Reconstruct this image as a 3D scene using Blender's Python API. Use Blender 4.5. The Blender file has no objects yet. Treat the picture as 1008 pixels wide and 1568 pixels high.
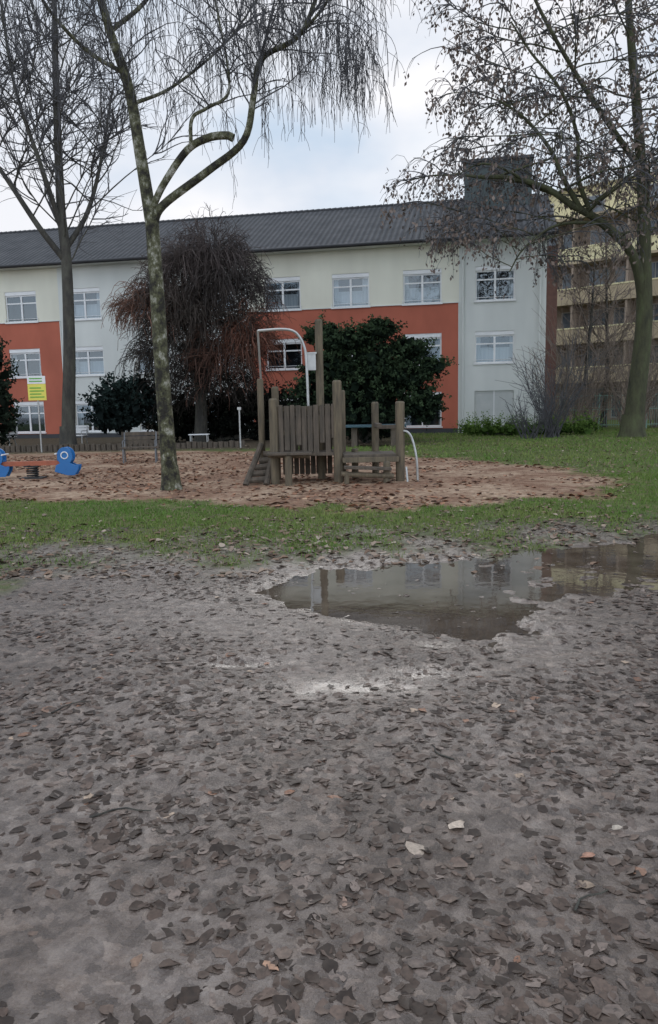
import bpy, math, random
import numpy as np
from mathutils import Matrix, Vector
random.seed(7); RNG=np.random.default_rng(11)
S=bpy.context.scene
S.view_settings.view_transform='Standard'; S.view_settings.look='None'; S.view_settings.exposure=0
R=math.radians
# ------------------------------------------------------------------ helpers
def link(o,parent=None):
    S.collection.objects.link(o)
    if parent: o.parent=parent
    return o
def empty(name,loc=(0,0,0),rz=0):
    e=bpy.data.objects.new(name,None); e.location=loc; e.rotation_euler=(0,0,rz); e.empty_display_size=.3
    return link(e)
def fastmesh(name,V,F,mats,parent=None,mi=None,smooth=False,col=None,colname='Col',extra=None):
    V=np.asarray(V,dtype=np.float32).reshape(-1,3); F=np.asarray(F,dtype=np.int32); k=F.shape[1]
    me=bpy.data.meshes.new(name); me.vertices.add(len(V)); me.vertices.foreach_set('co',V.ravel())
    me.loops.add(F.size); me.loops.foreach_set('vertex_index',F.ravel())
    me.polygons.add(len(F)); me.polygons.foreach_set('loop_start',np.arange(0,F.size,k,dtype=np.int32))
    if mi is not None: me.polygons.foreach_set('material_index',np.asarray(mi,dtype=np.int32))
    if smooth: me.polygons.foreach_set('use_smooth',np.ones(len(F),dtype=bool))
    for m in mats: me.materials.append(m)
    me.update(calc_edges=True); me.validate()
    def addc(nm,cc):
        a=me.color_attributes.new(nm,'FLOAT_COLOR','POINT')
        c=np.ones((len(V),4),dtype=np.float32); c[:,:3]=cc; a.data.foreach_set('color',c.ravel())
    if col is not None: addc(colname,col)
    if extra is not None: addc('Wet',extra)
    return link(bpy.data.objects.new(name,me),parent)
class MB:
    def __init__(s): s.v=[];s.f=[];s.m=[]
    def quad(s,a,b,c,d,m=0):
        n=len(s.v); s.v+=[a,b,c,d]; s.f.append((n,n+1,n+2,n+3)); s.m.append(m)
    def box(s,x0,x1,y0,y1,z0,z1,m=0,M=None):
        n=len(s.v)
        P=[(x0,y0,z0),(x1,y0,z0),(x1,y1,z0),(x0,y1,z0),(x0,y0,z1),(x1,y0,z1),(x1,y1,z1),(x0,y1,z1)]
        if M is not None: P=[tuple(M@Vector(p)) for p in P]
        s.v+=P
        for f in [(0,3,2,1),(4,5,6,7),(0,1,5,4),(1,2,6,5),(2,3,7,6),(3,0,4,7)]:
            s.f.append(tuple(n+i for i in f)); s.m.append(m)
    def tube(s,pts,rad,sides=10,m=0,cap=True):
        pts=[Vector(p) for p in pts]; k=len(pts)
        if not hasattr(rad,'__len__'): rad=[rad]*k
        n0=len(s.v); ref=None
        for i,p in enumerate(pts):
            t=(pts[min(i+1,k-1)]-pts[max(i-1,0)]).normalized()
            if ref is None: ref=t.orthogonal().normalized()
            ref=(ref-t*ref.dot(t)).normalized(); b=t.cross(ref)
            for j in range(sides):
                a=2*math.pi*j/sides
                s.v.append(tuple(p+(ref*math.cos(a)+b*math.sin(a))*rad[i]))
        for i in range(k-1):
            for j in range(sides):
                a=n0+i*sides+j; b2=n0+i*sides+(j+1)%sides
                s.f.append((a,b2,b2+sides,a+sides)); s.m.append(m)
        if cap:
            s.f.append(tuple(n0+j for j in range(sides))[::-1]); s.m.append(m)
            s.f.append(tuple(n0+(k-1)*sides+j for j in range(sides))); s.m.append(m)
    def prism(s,prof,y0,y1,m=0):
        n=len(s.v);k=len(prof)
        s.v+=[(x,y0,z) for x,z in prof]+[(x,y1,z) for x,z in prof]
        s.f.append(tuple(range(n,n+k)));s.m.append(m)
        s.f.append(tuple(range(n+2*k-1,n+k-1,-1)));s.m.append(m)
        for i in range(k):
            j=(i+1)%k; s.f.append((n+i,n+k+i,n+k+j,n+j)); s.m.append(m)
    def obj(s,name,mats,parent=None,bevel=0,smooth=False):
        me=bpy.data.meshes.new(name); me.from_pydata(s.v,[],s.f)
        for m in mats: me.materials.append(m)
        me.polygons.foreach_set('material_index',s.m)
        if smooth: me.polygons.foreach_set('use_smooth',[True]*len(s.f))
        me.update(); o=bpy.data.objects.new(name,me); link(o,parent)
        if bevel:
            b=o.modifiers.new('b','BEVEL'); b.width=bevel; b.segments=2; b.limit_method='ANGLE'
        return o
_tab=RNG.random((256,256))
def vnoise(x,y,seed=0):
    x=np.asarray(x,float)+seed*17.3+1000; y=np.asarray(y,float)+seed*9.1+1000
    xi=np.floor(x).astype(int); yi=np.floor(y).astype(int); fx=x-xi; fy=y-yi
    fx=fx*fx*(3-2*fx); fy=fy*fy*(3-2*fy)
    a=_tab[xi%256,yi%256];b=_tab[(xi+1)%256,yi%256];c=_tab[xi%256,(yi+1)%256];d=_tab[(xi+1)%256,(yi+1)%256]
    return (a*(1-fx)+b*fx)*(1-fy)+(c*(1-fx)+d*fx)*fy
def fbm(x,y,o=4,seed=0):
    r=0;a=.5;t=0
    for i in range(o):
        r=r+a*vnoise(x*2**i,y*2**i,seed+i); t+=a; a*=.5
    return r/t
def sstep(a,b,x):
    t=np.clip((x-a)/(b-a),0,1); return t*t*(3-2*t)
def sdf(px,py,poly):
    P=np.array(poly); d=np.full(px.shape,1e9); ins=np.zeros(px.shape,bool)
    for i in range(len(P)):
        a=P[i];b=P[(i+1)%len(P)]; e=b-a
        wx=px-a[0];wy=py-a[1]; t=np.clip((wx*e[0]+wy*e[1])/(e@e),0,1)
        d=np.minimum(d,np.hypot(wx-e[0]*t,wy-e[1]*t))
        c=((a[1]>py)!=(b[1]>py)); 
        xi=(b[0]-a[0])*(py-a[1])/((b[1]-a[1]) if b[1]!=a[1] else 1e-9)+a[0]
        ins^=c&(px<xi)
    return np.where(ins,-d,d)
# ------------------------------------------------------------------ materials
def newmat(name):
    m=bpy.data.materials.new(name); m.use_nodes=True; nt=m.node_tree
    return m,nt,nt.nodes['Principled BSDF']
def N(nt,t,**k):
    n=nt.nodes.new(t)
    for a,b in k.items(): setattr(n,a,b)
    return n
def ramp(nt,fac,stops):
    r=N(nt,'ShaderNodeValToRGB'); e=r.color_ramp.elements
    while len(e)<len(stops): e.new(.5)
    for i,(p,c) in enumerate(stops):
        e[i].position=p; e[i].color=(*c,1) if len(c)==3 else c
    nt.links.new(fac,r.inputs[0]); return r
def noise(nt,vec,scale,detail=3,rough=.6):
    n=N(nt,'ShaderNodeTexNoise'); n.inputs['Scale'].default_value=scale; n.inputs['Detail'].default_value=detail; n.inputs['Roughness'].default_value=rough
    nt.links.new(vec,n.inputs['Vector']); return n
def simple(name,c1,c2=None,scale=3,rough=.8,bump=.2,bscale=40,metal=0,stretch=None,spec=.5):
    m,nt,b=newmat(name); tc=N(nt,'ShaderNodeTexCoord'); vec=tc.outputs['Object']
    if stretch:
        mp=N(nt,'ShaderNodeMapping'); mp.inputs['Scale'].default_value=stretch; nt.links.new(vec,mp.inputs[0]); vec=mp.outputs[0]
    c2=c2 or tuple(x*.75 for x in c1)
    n=noise(nt,vec,scale); r=ramp(nt,n.outputs[0],[(.3,c1),(.7,c2)]); nt.links.new(r.outputs[0],b.inputs['Base Color'])
    b.inputs['Roughness'].default_value=rough; b.inputs['Metallic'].default_value=metal; b.inputs['Specular IOR Level'].default_value=spec
    if bump:
        n2=noise(nt,vec,bscale,2); bp=N(nt,'ShaderNodeBump'); bp.inputs['Strength'].default_value=bump; bp.inputs['Distance'].default_value=.02
        nt.links.new(n2.outputs[0],bp.inputs['Height']); nt.links.new(bp.outputs[0],b.inputs['Normal'])
    return m
def vcolmat(name,rough=.7,spec=.4,trans=0):
    m,nt,b=newmat(name); a=N(nt,'ShaderNodeVertexColor'); a.layer_name='Col'
    nt.links.new(a.outputs[0],b.inputs['Base Color']); b.inputs['Roughness'].default_value=rough; b.inputs['Specular IOR Level'].default_value=spec
    return m
M_wall=simple('render_plaster_cream',(.76,.74,.62),(.62,.60,.50),.5,.9,0,30,stretch=(1,1,.35))
M_wallg=simple('render_plaster_grey',(.68,.69,.65),(.56,.575,.545),.5,.9,0,30,stretch=(1,1,.35))
M_red=simple('red_cladding',(.46,.13,.078),(.36,.10,.06),.8,.85,0,30,stretch=(1,1,.5))
M_white=simple('white_paint',(.78,.78,.77),(.7,.7,.7),2,.5,0)
M_dark=simple('dark_fascia',(.03,.032,.035),(.045,.045,.05),2,.6,0)
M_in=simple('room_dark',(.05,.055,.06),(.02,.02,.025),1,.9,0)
M_curt=simple('curtain',(.6,.6,.58),(.4,.41,.42),2,.9,0,8,stretch=(6,6,.3))
M_shut=simple('roller_shutter',(.58,.59,.57),(.5,.52,.5),2,.6,0)
M_roof,nt,b=newmat('roof_tiles'); tc=N(nt,'ShaderNodeTexCoord')
w=N(nt,'ShaderNodeTexWave'); w.inputs['Scale'].default_value=1.1; w.inputs['Distortion'].default_value=0; nt.links.new(tc.outputs['Object'],w.inputs[0])
n=noise(nt,tc.outputs['Object'],1.2,5,.7); r=ramp(nt,n.outputs[0],[(.3,(.05,.053,.058)),(.7,(.105,.105,.11))])
mx=N(nt,'ShaderNodeMix',data_type='RGBA',blend_type='MULTIPLY'); mx.inputs[0].default_value=.5
nt.links.new(r.outputs[0],mx.inputs[6]); nt.links.new(w.outputs[0],mx.inputs[7]); nt.links.new(mx.outputs[2],b.inputs['Base Color'])
bp=N(nt,'ShaderNodeBump'); bp.inputs['Strength'].default_value=.8; bp.inputs['Distance'].default_value=.05; nt.links.new(w.outputs[0],bp.inputs['Height']); nt.links.new(bp.outputs[0],b.inputs['Normal']); b.inputs['Roughness'].default_value=.75; b.inputs['Specular IOR Level'].default_value=.3
M_glass,nt,b=newmat('window_glass'); out=nt.nodes['Material Output']
tr=N(nt,'ShaderNodeBsdfTransparent'); tr.inputs[0].default_value=(.7,.76,.8,1); gl=N(nt,'ShaderNodeBsdfGlossy'); gl.inputs['Roughness'].default_value=.03
gl.inputs[0].default_value=(.8,.92,1,1); ms=N(nt,'ShaderNodeMixShader'); ms.inputs[0].default_value=.13
nt.links.new(tr.outputs[0],ms.inputs[1]); nt.links.new(gl.outputs[0],ms.inputs[2]); nt.links.new(ms.outputs[0],out.inputs[0])
M_wood=simple('weathered_wood',(.19,.15,.095),(.085,.07,.05),4,.85,.5,30,stretch=(4,4,.6))
M_wood2=simple('weathered_board',(.135,.105,.078),(.06,.05,.038),5,.85,.5,30,stretch=(3,3,.5))
M_metal=simple('galvanised_steel',(.5,.5,.48),(.38,.38,.37),6,.35,0,metal=.6)
M_blue=simple('blue_plastic',(.02,.16,.42),(.02,.13,.36),3,.4,0)
M_orng=simple('red_painted_wood',(.42,.12,.06),(.3,.09,.05),5,.6,.2)
M_yel=simple('sign_yellow',(.75,.68,.12),(.7,.62,.1),3,.5,0)
M_grn=simple('sign_green',(.12,.4,.05),(.1,.35,.05),3,.5,0)
M_black=simple('black_rubber',(.02,.02,.02),(.03,.03,.03),3,.7,0)
def bark(name,a,b_,c,sc=3,stretch=(1,1,.35),st=(.35,.5,.66)):
    m,nt,bb=newmat(name); tc=N(nt,'ShaderNodeTexCoord'); mp=N(nt,'ShaderNodeMapping'); mp.inputs['Scale'].default_value=stretch
    nt.links.new(tc.outputs['Object'],mp.inputs[0]); n=noise(nt,mp.outputs[0],sc,6,.72)
    r=ramp(nt,n.outputs[0],[(st[0],a),(st[1],b_),(st[2],c)]); nt.links.new(r.outputs[0],bb.inputs['Base Color']); bb.inputs['Roughness'].default_value=.9
    n2=noise(nt,mp.outputs[0],sc*5,3); bp=N(nt,'ShaderNodeBump'); bp.inputs['Strength'].default_value=.9; bp.inputs['Distance'].default_value=.05
    nt.links.new(n2.outputs[0],bp.inputs['Height']); nt.links.new(bp.outputs[0],bb.inputs['Normal']); return m
M_birch=bark('birch_bark',(.022,.019,.014),(.10,.098,.05),(.48,.46,.40),4.2,(1,1,.8),(.42,.54,.68))
M_bark=bark('grey_bark',(.03,.03,.028),(.06,.055,.045),(.09,.09,.07))
M_barkg=bark('mossy_bark',(.035,.035,.02),(.06,.06,.03),(.08,.09,.04))
M_twig=simple('twig_bark',(.10,.097,.103),(.067,.066,.070),3,.9,0)
M_twigr=vcolmat('reddish_twigs',.95,.1)
M_leafv=vcolmat('leaf_faces',.75,.25)
M_needle=vcolmat('evergreen_foliage',.9,.08)
M_grassb=vcolmat('grass_blades',.7,.25)
M_litter,nt,b=newmat('leaf_litter_wet'); a=N(nt,'ShaderNodeVertexColor'); a.layer_name='Col'; tc=N(nt,'ShaderNodeTexCoord'); n=noise(nt,tc.outputs['Object'],60,3,.7)
r=ramp(nt,n.outputs[0],[(.3,(.62,.62,.62)),(.7,(1.25,1.22,1.2))]); mx=N(nt,'ShaderNodeMix',data_type='RGBA',blend_type='MULTIPLY'); mx.inputs[0].default_value=1
nt.links.new(a.outputs[0],mx.inputs[6]); nt.links.new(r.outputs[0],mx.inputs[7]); nt.links.new(mx.outputs[2],b.inputs['Base Color']); b.inputs['Roughness'].default_value=.5; b.inputs['Specular IOR Level'].default_value=.35
# ------------------------------------------------------------------ ground
sand_poly=[(-30,14),(-16,13.6),(-5.6,12.9),(-2.7,12.2),(-.5,11.3),(1.3,11),(2.9,11.4),(4.3,12.4),(5.2,13.9),(5.1,16),(4.5,18.4),(2.6,21.3),(0,24),(-3,26),(-7.3,27.5),(-30,28)]
pud_poly=[(-.68,6.25),(-.33,5.6),(.1,5.3),(.5,4.98),(1.0,4.45),(1.36,4.8),(1.42,5.4),(1.9,5.75),(2.6,5.85),(4.2,6.2),(5.2,7.2),(5.0,8.8),(3.9,8.75),(3.2,8.0),(2.44,7.9),(1.28,7.35),(.5,7.0),(-.16,6.85)]
def masks(x,y):
    e=(fbm(x*1.3,y*1.3,4,3)-.5)
    ds=sdf(x,y,sand_poly)+e*2.0+(fbm(x*6,y*6,3,13)-.5)*.8
    sand=1-sstep(-.4,.55,ds)
    yb=8.1+.22*np.clip(x,-6,6)
    g=sstep(-1.0,1.0,(y-yb)+(fbm(x*1.6,y*1.2,5,5)-.5)*4.2)
    far=sstep(26.5,28.5,y+e*2)*(1-sstep(2,5,x+e*3))
    return sand,g,far
PATCH=[(.10,3.90,.50,.20),(.52,4.08,.34,.14),(.66,4.60,.18,.10),(1.25,4.40,.30,.10),(-.5,4.3,.3,.08)]
def patch(x,y,s=1.):
    w=np.zeros_like(x)
    for cx,cy,rx,ry in PATCH:
        q=((x-cx)/(rx*s))**2+((y-cy)/(ry*s))**2
        w=np.maximum(w,np.exp(-q*1.1))
    return np.clip(w*(.45+1.1*fbm(x*7,y*10,4,40)),0,1)
def wetmask(x,y):
    dp=sdf(x,y,pud_poly); w=.7*np.exp(-np.maximum(dp,0)/.3)
    w=w+ .3*sstep(.5,.75,fbm(x*.9,y*1.3,3,51))
    w=np.clip(w*(.3+.9*fbm(x*5,y*7,4,52)),0,1)
    return np.maximum(w,patch(x,y,1.15))
def height(x,y):
    dp=sdf(x,y,pud_poly)+(fbm(x*3,y*3,4,9)-.5)*.46+(fbm(x*11,y*11,3,19)-.5)*.2
    near=1-sstep(9,11,y)
    h=(fbm(x*1.2,y*1.2,3,21)-.5)*.03+ (fbm(x*7,y*7,4,33)-.5)*.028
    h=h*near+ (1-near)*(fbm(x*.3,y*.3,3,2)-.5)*.06
    h=h+.016*near*sstep(.0,.6,dp)
    h=h-.024*(1-sstep(-.22,.12,dp))
    w=patch(x,y); h=h*(1-w)+(-.011)*w
    return h
def axis(a,b,step,grow,lim0,lim1):
    c=list(np.arange(a,b,step)); s=step; v=c[-1]
    while v<lim1: s*=grow; v+=s; c.append(v)
    s=step; v=a; l=[]
    while v>lim0: s*=grow; v-=s; l.append(v)
    return np.array(l[::-1]+c)
xs=axis(-3.6,4.6,.025,1.06,-500,500); ys=np.array(list(axis(1.2,9.2,.025,1.02,-60,16))); 
s_=.16; v_=ys[-1]; ex=[]
while v_<700: s_*=1.04; v_+=s_; ex.append(v_)
ys=np.concatenate([ys,ex])
X,Y=np.meshgrid(xs,ys); H=height(X,Y); sa,gr,fa=masks(X,Y); we=wetmask(X,Y)
V=np.stack([X.ravel(),Y.ravel(),H.ravel()],1); nx=len(xs);ny=len(ys)
i=np.arange(nx*ny).reshape(ny,nx); F=np.stack([i[:-1,:-1].ravel(),i[:-1,1:].ravel(),i[1:,1:].ravel(),i[1:,:-1].ravel()],1)
M_g,nt,b=newmat('ground_soil_grass_sand'); tc=N(nt,'ShaderNodeTexCoord'); ov=tc.outputs['Object']
at=N(nt,'ShaderNodeVertexColor'); at.layer_name='Col'; sp=N(nt,'ShaderNodeSeparateColor'); nt.links.new(at.outputs[0],sp.inputs[0])
at2=N(nt,'ShaderNodeVertexColor'); at2.layer_name='Wet'; sp2=N(nt,'ShaderNodeSeparateColor'); nt.links.new(at2.outputs[0],sp2.inputs[0]); wet=sp2.outputs[0]
def mixc(f,a,b_,bt='MIX'):
    m=N(nt,'ShaderNodeMix',data_type='RGBA',blend_type=bt)
    if isinstance(f,float): m.inputs[0].default_value=f
    else: nt.links.new(f,m.inputs[0])
    nt.links.new(a,m.inputs[6]); nt.links.new(b_,m.inputs[7]); return m.outputs[2]
def mixf(f,a,b_):
    m=N(nt,'ShaderNodeMix')
    for k,q in ((0,f),(2,a),(3,b_)):
        if isinstance(q,(int,float)): m.inputs[k].default_value=q
        else: nt.links.new(q,m.inputs[k])
    return m.outputs[0]
def math_(op,a,b_):
    m=N(nt,'ShaderNodeMath',operation=op)
    for k,q in enumerate((a,b_)):
        if isinstance(q,(int,float)): m.inputs[k].default_value=q
        else: nt.links.new(q,m.inputs[k])
    return m.outputs[0]
nm=noise(nt,ov,11,5,.7); nl=noise(nt,ov,.6,3)
mud=ramp(nt,nm.outputs[0],[(.3,(.10,.073,.058)),(.48,(.18,.142,.12)),(.68,(.28,.235,.205))]).outputs[0]
mud2=ramp(nt,nm.outputs[0],[(.3,(.055,.037,.027)),(.48,(.105,.077,.060)),(.68,(.17,.132,.108))]).outputs[0]
fl=ramp(nt,nl.outputs[0],[(.38,(0,0,0)),(.6,(1,1,1))]).outputs[0]; mud=mixc(fl,mud,mud2)
vd=N(nt,'ShaderNodeVectorMath',operation='SCALE'); nt.links.new(nm.outputs[1],vd.inputs[0]); vd.inputs['Scale'].default_value=.09
va=N(nt,'ShaderNodeVectorMath',operation='ADD'); nt.links.new(ov,va.inputs[0]); nt.links.new(vd.outputs[0],va.inputs[1])
vo=N(nt,'ShaderNodeTexVoronoi'); vo.inputs['Scale'].default_value=24; nt.links.new(va.outputs[0],vo.inputs['Vector'])
sc_=N(nt,'ShaderNodeSeparateColor'); nt.links.new(vo.outputs['Color'],sc_.inputs[0])
flk=ramp(nt,sc_.outputs[0],[(.0,(.42,.38,.36)),(.4,(.9,.87,.85)),(.8,(1.2,1.17,1.15)),(1,(1.5,1.42,1.35))]).outputs[0]
mud=mixc(.75,mud,flk,'MULTIPLY')
nsn=noise(nt,ov,5,6,.78)
grass=ramp(nt,nsn.outputs[0],[(.36,(.055,.085,.022)),(.5,(.10,.14,.035)),(.62,(.15,.125,.07))]).outputs[0]
sandc=ramp(nt,nsn.outputs[0],[(.36,(.20,.12,.075)),(.47,(.37,.25,.17)),(.6,(.50,.365,.26))]).outputs[0]
sandb=ramp(nt,nsn.outputs[0],[(.36,(.14,.075,.048)),(.5,(.25,.145,.095)),(.65,(.37,.25,.17))]).outputs[0]
fs=ramp(nt,nl.outputs[0],[(.40,(0,0,0)),(.56,(1,1,1))]).outputs[0]; sandc=mixc(fs,sandc,sandb)
farc=ramp(nt,nsn.outputs[0],[(.35,(.05,.045,.03)),(.6,(.12,.09,.06))]).outputs[0]
c=mixc(sp.outputs[1],mud,grass); c=mixc(sp.outputs[2],c,farc); c=mixc(sp.outputs[0],c,sandc)
nt.links.new(c,b.inputs['Base Color'])
dry=math_('MAXIMUM',sp.outputs[0],sp.outputs[1]); dry=math_('MAXIMUM',dry,sp.outputs[2])
rw=ramp(nt,nl.outputs[0],[(.35,(.32,.32,.32)),(.65,(.46,.46,.46))]).outputs[0]
rw=mixf(wet,rw,.2)
nt.links.new(mixf(dry,rw,.95),b.inputs['Roughness']); nt.links.new(mixf(dry,.7,.15),b.inputs['Specular IOR Level']); b.inputs['IOR'].default_value=1.5
n2=noise(nt,ov,34,4,.65); hh=math_('ADD',n2.outputs[0],math_('MULTIPLY',sc_.outputs[1],.22)); bp=N(nt,'ShaderNodeBump'); bp.inputs['Distance'].default_value=.025; nt.links.new(mixf(wet,.8,.22),bp.inputs['Strength']); nt.links.new(hh,bp.inputs['Height']); nt.links.new(bp.outputs[0],b.inputs['Normal'])
fastmesh('ground',V,F,[M_g],smooth=True,col=np.stack([sa.ravel(),gr.ravel(),fa.ravel()],1),extra=np.stack([we.ravel()]*3,1))
M_w,nt,b=newmat('puddle_water'); b.inputs['Roughness'].default_value=.035; b.inputs['IOR'].default_value=2.8
tc=N(nt,'ShaderNodeTexCoord'); n2=noise(nt,tc.outputs['Object'],6,2); bp=N(nt,'ShaderNodeBump'); bp.inputs['Strength'].default_value=.04; bp.inputs['Distance'].default_value=.02
nt.links.new(n2.outputs[0],bp.inputs['Height']); nt.links.new(bp.outputs[0],b.inputs['Normal'])
n3=noise(nt,tc.outputs['Object'],2.2,4,.65); r=ramp(nt,n3.outputs[0],[(.35,(.065,.046,.032)),(.65,(.13,.10,.074))]); nt.links.new(r.outputs[0],b.inputs['Base Color'])
WL=-.015
fastmesh('puddle_water',[(-1.3,4.2,WL),(7,4.2,WL),(7,10,WL),(-1.3,10,WL)],[(0,1,2,3)],[M_w])
# ------------------------------------------------------------------ leaf litter
st=[(-.3,.19),(-.05,.28),(.2,.22),(.38,.1)]
LT=[(0,-.5,0)]
for t_,w_ in st: LT+=[(-w_,t_,1),(0,t_,0),(w_,t_,1)]
LT+=[(0,.5,.6)]; LT=np.array(LT,float); LT[:,2]*=np.abs(LT[:,0])*4; LT[-1,2]=.5
LF=[(0,2,1),(0,3,2)]
for k in range(3):
    a=1+3*k; LF+=[(a,a+1,a+4),(a,a+4,a+3),(a+1,a+2,a+5),(a+1,a+5,a+4)]
LF+=[(10,11,13),(11,12,13)]; LF=np.array(LF); LN=14
def litter(name,px,py,size,cols,mat,lift=.004,curlk=.12,tilt=.28,jit=.17):
    n=len(px); ang=RNG.random(n)*6.283; sz=size*(.4+1.0*RNG.random(n)); curl=(RNG.random(n)-.4)*curlk
    wd=.6+.9*RNG.random(n)
    L=np.repeat(LT[None],n,0).copy(); L[:,:,0]*=wd[:,None]; L[:,:,2]*=curl[:,None]
    L[:,:,0]+=((L[:,:,1]**2)*((RNG.random(n)-.5)*1.2)[:,None])
    L+=(RNG.random((n,LN,3))-.5)*np.array([jit,jit,.05])
    tiltx=(RNG.random(n)-.5)*tilt; tilty=(RNG.random(n)-.5)*tilt
    L*=sz[:,None,None]; L[:,:,2]+=L[:,:,0]*tiltx[:,None]+L[:,:,1]*tilty[:,None]
    c,s=np.cos(ang)[:,None],np.sin(ang)[:,None]
    x=L[:,:,0]*c-L[:,:,1]*s+px[:,None]; y=L[:,:,0]*s+L[:,:,1]*c+py[:,None]
    hz=height(x,y); hz=np.where(hz<WL,WL-.001,hz)
    z=L[:,:,2]+hz+lift
    V=np.stack([x,y,z],2).reshape(-1,3); F=(LF[None]+np.arange(n)[:,None,None]*LN).reshape(-1,3)
    return fastmesh(name,V,F,[mat],smooth=True,col=np.repeat(cols,LN,0))
def pickcol(n,pal,w):
    pal=np.array(pal); k=RNG.choice(len(pal),n,p=np.array(w)/sum(w)); return pal[k]*(.75+.5*RNG.random((n,1)))
n=40000; py=1.2+RNG.random(n)**.85*8.3; px=(RNG.random(n)-.5)*(2.2+py*1.15)+.1
dens=np.clip(.2+1.9*(fbm(px*1.6,py*1.6,3,60)-.27),0,1); we=wetmask(px,py)
hz=height(px,py); under=hz<WL
keep=(RNG.random(n)<dens*(1-.5*np.clip(we*1.2,0,1))*(1-.6*patch(px,py)))&(~under|(RNG.random(n)<.07)); px,py=px[keep],py[keep]; n=len(px)
pal=[(.045,.030,.022),(.085,.058,.044),(.13,.092,.072),(.20,.155,.13),(.26,.14,.09),(.40,.30,.22)]
litter('fallen_leaves',px,py,.054,pickcol(n,pal,[30,30,22,12,.9,.3]),M_litter,.001,.14,.25)
q=[(.43,2.5),(.27,2.36),(.98,2.47),(.83,2.32),(.02,2.1),(-.18,1.83),(-.55,1.87),(-.38,4.3)]
qx=np.array([a for a,_ in q]);qy=np.array([b_ for _,b_ in q])
litter('fallen_leaves',qx,qy,.07,np.array([(.55,.45,.36),(.42,.34,.27),(.5,.43,.35),(.42,.22,.15),(.38,.25,.19),(.45,.27,.18),(.26,.17,.12),(.40,.22,.15)]),M_litter,.006,.25)
n=18000; px=-14+RNG.random(n)*20; py=10.6+RNG.random(n)**1.2*15; sa,gr,fa=masks(px,py); k=(sa>.35)&(RNG.random(n)<2.6*(fbm(px*.7,py*.7,3,71)-.2)); px,py=px[k],py[k]
litter('sandpit_leaves',px,py,.10,pickcol(len(px),[(.24,.12,.07),(.32,.16,.095),(.14,.08,.055),(.42,.28,.18)],[4,3,4,1]),M_leafv,.004,.4,.5)
n=20000; py=6.6+RNG.random(n)**1.5*26; px=(RNG.random(n)-.45)*(4+py*1.05); sa,gr,fa=masks(px,py); k=(sa<.4)&(height(px,py)>WL)&(RNG.random(n)<.1+1.6*(fbm(px*.8,py*.8,3,75)-.25)); px,py=px[k],py[k]
litter('lawn_leaves',px,py,.08,pickcol(len(px),[(.20,.13,.09),(.28,.21,.16),(.12,.085,.06),(.40,.32,.25)],[4,3,4,1]),M_leafv,.012,.4,.5)
def blades(name,px,py,hh,ww):
    n=len(px); a=RNG.random(n)*6.283; h=hh*(.5+.9*RNG.random(n)); lean=(RNG.random((n,2))-.5)*h[:,None]*1.5; z=height(px,py)
    V=np.zeros((n,3,3)); V[:,0]=np.stack([px-np.cos(a)*ww,py-np.sin(a)*ww,z],1); V[:,1]=np.stack([px+np.cos(a)*ww,py+np.sin(a)*ww,z],1)
    V[:,2]=np.stack([px+lean[:,0],py+lean[:,1],z+h],1)
    t=np.clip((fbm(px*.7,py*.7,4,80)[:,None]-.3)*2.2+.3*(RNG.random((n,1))-.5),0,1)
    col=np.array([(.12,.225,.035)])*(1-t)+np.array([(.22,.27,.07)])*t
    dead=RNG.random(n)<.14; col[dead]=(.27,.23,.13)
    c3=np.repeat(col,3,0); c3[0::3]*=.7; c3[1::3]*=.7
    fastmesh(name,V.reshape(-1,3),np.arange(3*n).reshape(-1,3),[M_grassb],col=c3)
n=150000; py=6.6+RNG.random(n)*8.7; px=-8.5+RNG.random(n)*18; sa,gr,fa=masks(px,py)
k=(sa<.3)&(RNG.random(n)<np.clip(gr*1.3-.25,0,1)**1.3*np.clip(.15+2*(fbm(px*1.5,py*1.5,4,82)-.23),.05,1))&(height(px,py)>WL); blades('grass',px[k],py[k],.045,.006)
n=60000; py=14+RNG.random(n)*25; px=-2+RNG.random(n)*24; sa,gr,fa=masks(px,py)
k=(sa<.25)&(fa<.5)&(RNG.random(n)<.8*fbm(px*.8,py*.8,3,83)+.1); blades('grass',px[k],py[k],.07,.015)
m=MB()
for (x,y,a_,L_) in [(1.25,1.95,1.9,.5),(-.9,2.6,.4,.22),(.5,3.0,2.2,.18),(-1.4,3.6,.9,.2),(1.7,3.3,.2,.2),(.7,2.05,.8,.15)]:
    pts=[(x+math.cos(a_+.25*math.sin(k))*L_*k/5,y+math.sin(a_+.25*math.sin(k))*L_*k/5) for k in range(6)]
    hz_=height(np.array([p[0] for p in pts]),np.array([p[1] for p in pts]))
    m.tube([(p[0],p[1],float(h_)+.004) for p,h_ in zip(pts,hz_)],[.004,.0038,.0035,.003,.0025,.002],6,0)
m.obj('fallen_sticks',[M_bark])
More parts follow.
